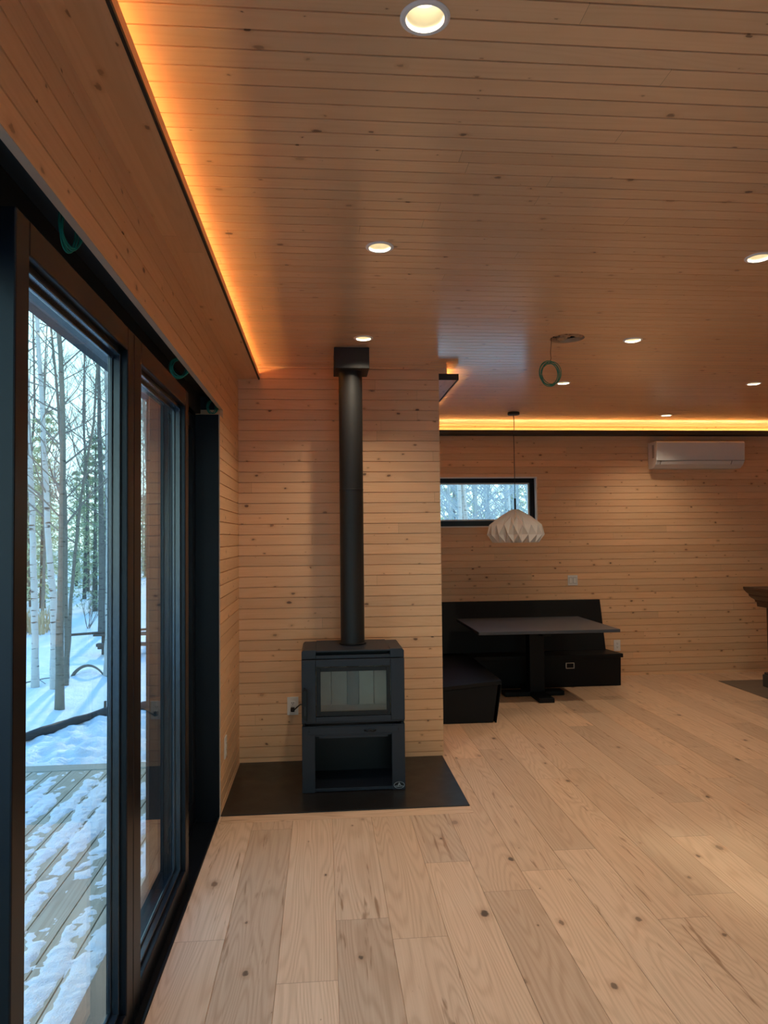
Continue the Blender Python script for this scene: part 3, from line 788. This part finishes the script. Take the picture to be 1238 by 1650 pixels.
def ground_h(x, y):
    h = -.40 + .05*noise.noise(Vector((x*.35, y*.35, 0.))) + .02*noise.noise(Vector((x*1.3, y*1.3, 4.)))
    if y < 7.66+(x+3.)*1.8 and y < 8.9: h += .05*noise.fractal(Vector((x*6, y*6, 1.)), .6, 2., 4)
    elif y < 14: h += .012*noise.fractal(Vector((x*2.5, y*2.5, 1.)), 1., 2., 3)
    if y > 20: h += .012*(y-20)
    h += .10*math.exp(-(((x+3.42)/.22)**2 + ((y-11.1)/.35)**2))
    return h
def grid(bm, x0, x1, y0, y1, st):
    nx, ny = int((x1-x0)/st), int((y1-y0)/st)
    P = [[bm.verts.new((x0+(x1-x0)*i/nx, y0+(y1-y0)*j/ny, ground_h(x0+(x1-x0)*i/nx, y0+(y1-y0)*j/ny))) for j in range(ny+1)] for i in range(nx+1)]
    for i in range(nx):
        for j in range(ny): bm.faces.new((P[i][j], P[i+1][j], P[i+1][j+1], P[i][j+1]))
bm = NB(); grid(bm, -6.4, -.9, 5.6, 13.6, .045)
o = struct('snow_ground', bm, M_snow, smooth=True)
bm = NB(); grid(bm, -60, -6.4, -20, 90, 2.); grid(bm, -.9, 40, -30, -2.7, 2.); grid(bm, -6.4, 40, 13.6, 90, 1.4); grid(bm, -.9, 40, 8.3, 13.6, .5)
o = struct('snow_ground_beyond', bm, M_snow, smooth=True)
bm = NB(); grid(bm, -6.4, -.9, -20, 5.6, 1.)
o = struct('snow_ground_under_deck', bm, M_snow, smooth=True)

# erosion sock, stake, arch, branch, picnic bench
sk = thing('erosion_sock', 'long black erosion sock curving across the snow beyond the deck', 'erosion sock', (-2.6, 8.4, -.4))
pts = []
path = [(-4.6, 5.9), (-3.7, 6.75), (-3.0, 7.66), (-2.72, 8.25), (-2.43, 8.68), (-2.07, 8.85), (-1.5, 8.9), (-1.0, 8.92)]
for i in range(len(path)-1):
    for k in range(6):
        a = k/6.; x = path[i][0]*(1-a)+path[i+1][0]*a; y = path[i][1]*(1-a)+path[i+1][1]*a
        pts.append((x, y, ground_h(x, y)+.028+.006*math.sin(len(pts)*1.1)))
bm = NB(); tube(bm, pts, [.052+.008*math.sin(i*.9) for i in range(len(pts))], 12); link('mesh_tube', bm, M_sock, sk, smooth=True)
bm = NB(); x, y = -2.52, 8.66; box(bm, x-.012, x+.012, y-.012, y+.012, -.45, -.26); link('stake', bm, M_plank, sk)
bm = NB(); pts = [(-3.66+.46*k/14., 10.94, ground_h(-3.66, 10.9)+.17*math.sin(PI*k/14.)**.7-.02) for k in range(15)]
tube(bm, pts, [.026-.001*k for k in range(15)], 8); tag(link('bent_branch', bm, M_barkd, smooth=True), 'bent branch arching over a snow hump between the birch trunks', 'branch')
bm = NB()
z0 = ground_h(-3.9, 10.5)
tube(bm, [(-4.3, 10.3, z0+.01), (-4.05, 10.42, z0+.06), (-3.9, 10.55, z0+.075), (-3.72, 10.68, z0+.07)], [.012, .010, .008, .004], 6)
tube(bm, [(-4.02, 10.43, z0+.06), (-4.0, 10.40, z0-.02)], .006, 5); tube(bm, [(-3.95, 10.5, z0+.068), (-3.85, 10.45, z0+.02)], .005, 5)
tag(link('fallen_branch', bm, M_barkd), 'thin fallen branch lying on the snow between two birches', 'branch')
pb = thing('log_bench', 'dark log bench half buried in snow behind the birches', 'bench', (-3.7, 13., -.4))
bm = NB(); tube(bm, [(-4.36, 13.0, -.035), (-2.9, 13.15, .03)], .022, 8); link('top_rail', bm, M_plank, pb)
bm = NB(); box(bm, -3.98, -2.95, 12.95, 13.25, -.065, -.035); link('seat_plank', bm, M_plank, pb)
for x in (-3.82, -3.05):
    bm = NB(); box(bm, x-.03, x+.03, 13.0, 13.2, -.42, -.06); link('leg', bm, M_plank, pb)
bm = NB(); box(bm, -3.86, -2.95, 12.72, 12.84, -.215, -.165); box(bm, -3.84, -3.76, 12.74, 13.0, -.26, -.215); link('low_plank', bm, M_plank, pb)

# --- trees
def branchset(b, rnd, start, d, L, r, depth, sides=4):
    segs = 5; p = Vector(start); pts = [p.copy()]; v = Vector(d).normalized()
    for s in range(segs):
        v = (v + Vector((rnd.uniform(-.16, .16), rnd.uniform(-.16, .16), rnd.uniform(-.05, .16)))).normalized()
        p = p + v*(L/segs); pts.append(p.copy())
    tube(b, pts, [r*(1-.8*i/segs) for i in range(segs+1)], sides, False)
    if depth > 0:
        for k in range(rnd.choice((3, 4, 5))):
            i = rnd.randint(1, segs-1); q = pts[i] + (pts[i+1]-pts[i])*rnd.random()
            w = (v + Vector((rnd.uniform(-1, 1), rnd.uniform(-1, 1), rnd.uniform(-.15, .7)))).normalized()
            branchset(b, rnd, q, w, L*rnd.uniform(.3, .55), r*.5, depth-1, 3)
def bare_tree(name, label, base, pts, r0, r1, bark_m, n, seed, zmin=1.6, L=1.7, group=None, depth=2, local=False, twig=None, cat='tree', br=.012):
    rnd = random.Random(seed)
    t = thing(name, label, cat, base, group, local=True)
    P = [Vector((a, 0, c)) if len(pc_) == 2 else Vector(pc_) for pc_ in pts for a, c in [(pc_[0], pc_[-1])]]
    P[0] = P[0] + Vector((0, 0, -.12))
    fine = []
    for i in range(len(P)-1):
        for k in range(4): fine.append(P[i].lerp(P[i+1], k/4.) + Vector((rnd.uniform(-.006, .006), rnd.uniform(-.006, .006), 0)))
    fine.append(P[-1])
    zt = P[-1].z
    b = NB(); tube(b, fine, [r0+(r1-r0)*max(0, p.z)/zt + (.25*r0*max(0, 1-max(0,p.z)/.25)) for p in fine], 10); link('trunk', b, bark_m, t, smooth=True)
    b = NB()
    for k in range(n):
        z = zmin+(zt-zmin)*(k+rnd.random())/n
        i = max(j for j in range(len(fine)) if fine[j].z <= z); i = min(i, len(fine)-2)
        q = fine[i].lerp(fine[i+1], (z-fine[i].z)/max(1e-6, fine[i+1].z-fine[i].z))
        a = rnd.uniform(0, 2*PI); up = rnd.uniform(.35, 1.1)
        branchset(b, rnd, q, (math.cos(a), math.sin(a), up), L*(1.15-.75*z/zt)*rnd.uniform(.6, 1.1), br*(1.2-.7*z/zt), depth)
    link('branches', b, twig or M_twig, t)
    return t
gz = lambda x, y: ground_h(x, y)
def fg(name, label, x, y, pts, *a, **k): return bare_tree(name, label, (x, y, gz(x, y)), pts, *a, **k)
fg('birch_tree', 'pale birch trunk standing leftmost in the sliding door glass', -3.94, 10.33, [(0, 0), (-.01, .91), (-.04, 1.76), (-.06, 2.62), (-.12, 3.74), (-.17, 4.69), (-.30, 7.5)], .050, .018, M_birch, 16, 1, 2.2)
fg('birch_tree', 'pale birch with a leaning curved trunk directly behind the foremost grey tree', -3.58, 10.03, [(0, 0), (-.02, 1.24), (-.07, 1.68), (-.12, 2.69), (-.17, 3.61), (-.23, 4.53), (-.27, 5.27), (-.4, 7.6)], .050, .012, M_birch, 20, 2, 2.0)
fg('grey_tree', 'foremost grey barked tree with the thickest trunk in the snow', -3.11, 8.89, [(0, 0), (0, 1.01), (.01, 1.63), (.02, 2.61), (.01, 3.75), (-.04, 4.74), (-.06, 5.23), (-.1, 7.2)], .052, .012, M_barkd, 34, 3, 2.0, 2.0)
fg('thin_tree', 'thin wavy grey tree rising just right of the foremost trunk', -3.52, 10.31, [(0, 0), (.04, .85), (.07, 1.39), (.14, 2.18), (.2, 2.71), (.25, 3.03), (.36, 3.65), (.4, 4.61), (.41, 4.88), (.42, 6.8)], .028, .008, M_barkd, 20, 4, 1.9, 1.3)
fg('birch_tree', 'spotted birch trunk standing against the right side of the first door glass', -3.16, 10.92, [(0, 0), (.02, .58), (.03, 1.54), (.01, 2.75), (.01, 3.96), (-.03, 4.76), (-.05, 5.24), (-.1, 7.4)], .050, .014, M_birch, 30, 5, 2.0, 1.5)
fg('dark_tree', 'dark barked tree behind the log bench', -4.61, 15.58, [(0, 0), (0, 1.49), (-.02, 2.92), (-.06, 4.24), (-.1, 7.5)], .075, .02, M_barkk, 24, 6, 2.0, 2.2)
fg('thin_tree', 'slender tree leaning left beside the foremost grey trunk', -3.66, 10.75, [(0, 0), (-.04, 2.63), (-.07, 2.92), (-.16, 4.19), (-.29, 5.45), (-.5, 7.)], .032, .010, M_barkd, 22, 8, 2.2, 1.4)
fg('grey_tree', 'leaning grey tree seen through the narrow second door glass', -3.28, 14.05, [(0, 0), (-.01, 2.83), (-.05, 3.78), (-.13, 4.97), (-.18, 5.69), (-.3, 8.)], .055, .02, M_barkd, 26, 9, 2., 1.6)

def shrub(name, label, loc, n, h, seed, mat, group=None, cat='shrub', spread=.7, depth=2, r=.008):
    rnd = random.Random(seed); b = NB()
    for k in range(n):
        a = rnd.uniform(0, 2*PI); s = rnd.uniform(.1, spread)
        branchset(b, rnd, (rnd.uniform(-.08, .08), rnd.uniform(-.08, .08), -.05), (math.cos(a)*s, math.sin(a)*s, 1.), h*rnd.uniform(.6, 1.), r, depth)
    o = link(name, b, mat); o.location = loc; return tag(o, label, cat, group)
shrub('bare_shrub', 'bare spreading shrub on the snow behind the log bench', (-5.35, 17.0, gz(-5.35, 17)), 9, 1.5, 21, M_twig)
b = NB(); rnd = random.Random(4)
for k in range(260):
    x, y = rnd.uniform(-6.9, -6.0), rnd.uniform(16.0, 17.2); z = gz(x, y); h = rnd.uniform(.25, .6); dx = rnd.uniform(-.12, .12)
    tube(b, [(x, y, z-.02), (x+dx*.4, y, z+h*.6), (x+dx, y+rnd.uniform(-.1, .1), z+h)], [.010, .008, .003], 3, False)
tag(link('dry_grass', b, M_grass), 'tan dry grass at the edge of the snowy clearing', 'grass', kind='stuff')

def conifer(name, label, loc, h, r, seed, nm, group, whorls=20, per=10):
    rnd = random.Random(seed); t = thing(name, label, 'tree', loc, group, local=True)
    b = NB(); tube(b, [(0, 0, -.2), (0, 0, h*.5), (0, 0, h)], [.012*h+.02, .008*h, .01], 7); link('trunk', b, M_barkk, t, smooth=True)
    b = NB()
    for w in range(whorls):
        f = w/whorls; z = h*(.06+.93*f)
        for k in range(per):
            a = rnd.uniform(0, 2*PI); L = r*(1-f)**.8*rnd.uniform(.55, 1.1)+.12
            d = Vector((math.cos(a), math.sin(a), 0)); sd = Vector((-d.y, d.x, 0))
            zz = z+rnd.uniform(-.1, .1)*h*.1; droop = L*rnd.uniform(.05, .35)
            m = 5
            for s in range(m):
                q = d*(L*(s+.5)/m) + Vector((0, 0, zz - droop*((s+.5)/m)**1.5))
                for e in range(4):
                    u = (d*rnd.uniform(-.4, 1.) + sd*rnd.uniform(-1, 1) + Vector((0, 0, rnd.uniform(-.6, .4)))).normalized()
                    l = .055*h*.5*rnd.uniform(.6, 1.3); wv = u.cross(Vector((rnd.uniform(-1, 1), rnd.uniform(-1, 1), 1))).normalized()*(l*.13)
                    p1 = q+u*l
                    bv = [b.verts.new(x) for x in (q-wv, q+wv, p1)]
                    b.faces.new(bv)
    link('foliage', b, nm, t, recalc=False)
    return t
G1, G2, G3, G4 = 'evergreens in the woods outside the sliding door', 'bare saplings in the woods outside the sliding door', 'evergreens outside the strip window', 'frosted saplings outside the strip window'
L1, L2, L3, L4 = ('green conifer in the woods beyond the snowy clearing outside the sliding door', 'thin bare sapling in the woods beyond the snowy clearing outside the sliding door',
                  'dense green conifer close outside the strip window of the dining nook', 'frosted bare sapling tangled outside the strip window of the dining nook')
rnd = random.Random(12)
cA = conifer('conifer', L1, (-8.2, 22, gz(-8.2, 22)), 6.2, 1.7, 31, M_needle2, G1)
cB = conifer('conifer', L1, (-6.4, 21, gz(-6.4, 21)), 5.2, 1.3, 32, M_needle, G1)
spots = [(-9.6, 24), (-7.1, 26), (-8.8, 28), (-11.5, 29), (-10.2, 31), (-12.8, 33), (-9.4, 35), (-13.8, 37), (-11.4, 39), (-8.6, 36), (-14.9, 41), (-10.2, 43), (-12.6, 46), (-16.5, 45), (-15, 50), (-18, 52), (-12.5, 54)]
for i, (x, y) in enumerate(spots):
    s = rnd.uniform(.75, 1.15)
    dup((cA, cB)[i % 2], (x, y, gz(x, y)), rnd.uniform(0, 6), (s*rnd.uniform(.9, 1.2), s, s))
bA = bare_tree('sapling', L2, (-6.9, 18.5, gz(-6.9, 18.5)), [(0, 0), (.05, 2.), (-.05, 4.5), (.1, 8.)], .042, .012, M_barkd, 22, 41, 1.6, 2.0, group=G2, depth=2)
bB = bare_tree('sapling', L2, (-5.3, 19.5, gz(-5.3, 19.5)), [(0, 0), (-.1, 2.5), (.05, 5.), (-.05, 9.)], .045, .012, M_barkk, 24, 42, 1.6, 2.2, group=G2, depth=2)
for i in range(15):
    y = rnd.uniform(18, 42); x = -y*rnd.uniform(.20, .45)
    s = rnd.uniform(.85, 1.25); dup((bA, bB)[i % 2], (x, y, gz(x, y)), rnd.uniform(0, 6), (s, s, s))
for i, (x, y) in enumerate(((-9.5, 17.), (-12., 19.), (-10.5, 14.), (-14., 22.), (-13., 15.5), (-17., 24.))):
    dup((cA, cB)[i % 2], (x, y, gz(x, y)), rnd.uniform(0, 6), (1., 1., 1.))
for i, (x, y) in enumerate(((-7.6, 13.), (-9., 15.5), (-8.4, 10.5), (-11.5, 16.), (-12., 12.), (-10., 8.5))):
    dup((bA, bB)[i % 2], (x, y, gz(x, y)), rnd.uniform(0, 6), (1., 1., 1.))
cC = conifer('conifer', L3, (3.0, 16.2, gz(3.0, 16.2)), 4.6, 1.2, 33, M_needle2, G3)
for (x, y, s) in ((4.6, 17.2, .9), (5.4, 19.5, .9), (4.2, 22., 1.), (3.5, 25., 1.1)):
    dup(cC, (x, y, gz(x, y)), rnd.uniform(0, 6), (s, s, s))
sA = bare_tree('frosted_sapling', L4, (2.35, 11.6, gz(2.35, 11.6)), [(0, 0), (.05, 1.5), (-.05, 3.), (.05, 5.)], .045, .02, M_birch, 34, 43, .4, 1.5, group=G4, depth=2, twig=M_twigs, br=.014)
for i in range(15):
    y = rnd.uniform(11., 17.); x = y*rnd.uniform(.14, .31); s = rnd.uniform(.8, 1.2)
    dup(sA, (x, y, gz(x, y)), rnd.uniform(0, 6), (s, s, s))

# ------------------------------------------------------------------ light
W = bpy.data.worlds.new('winter_sky'); SC.world = W; W.use_nodes = True
nt = W.node_tree; bg = nt.nodes['Background']
tc = nt.nodes.new('ShaderNodeTexCoord'); sx = nt.nodes.new('ShaderNodeSeparateXYZ'); nt.links.new(tc.outputs['Generated'], sx.inputs[0])
rp = nt.nodes.new('ShaderNodeValToRGB'); nt.links.new(sx.outputs[2], rp.inputs[0])
e = rp.color_ramp.elements
e[0].position = 0.; e[0].color = (.80, 1., .98, 1); e[1].position = .75; e[1].color = (.105, .355, .80, 1)
k = e.new(.22); k.color = (.62, .95, 1., 1)
nt.links.new(rp.outputs[0], bg.inputs[0]); bg.inputs[1].default_value = 2.3
S = bpy.data.lights.new('low_winter_sun', 'SUN'); S.energy = 1.9; S.angle = math.radians(2.); S.color = (1., .86, .66)
so = bpy.data.objects.new('low_winter_sun', S); COL.objects.link(so)
d = Vector((.14, -1., -.42)); so.rotation_euler = d.to_track_quat('-Z', 'Y').to_euler()

# ------------------------------------------------------------------ render look
vs = SC.view_settings; vs.view_transform = 'Standard'; vs.look = 'None'; vs.gamma = 1.; vs.exposure = .42; vs.use_curve_mapping = False
cy = SC.cycles
cy.max_bounces = 10; cy.diffuse_bounces = 5; cy.glossy_bounces = 5; cy.transparent_max_bounces = 24
cy.caustics_reflective = False; cy.caustics_refractive = False; cy.sample_clamp_indirect = 6.
cy.use_denoising = True
for o in SC.objects:
    if '_o' in o: del o['_o']
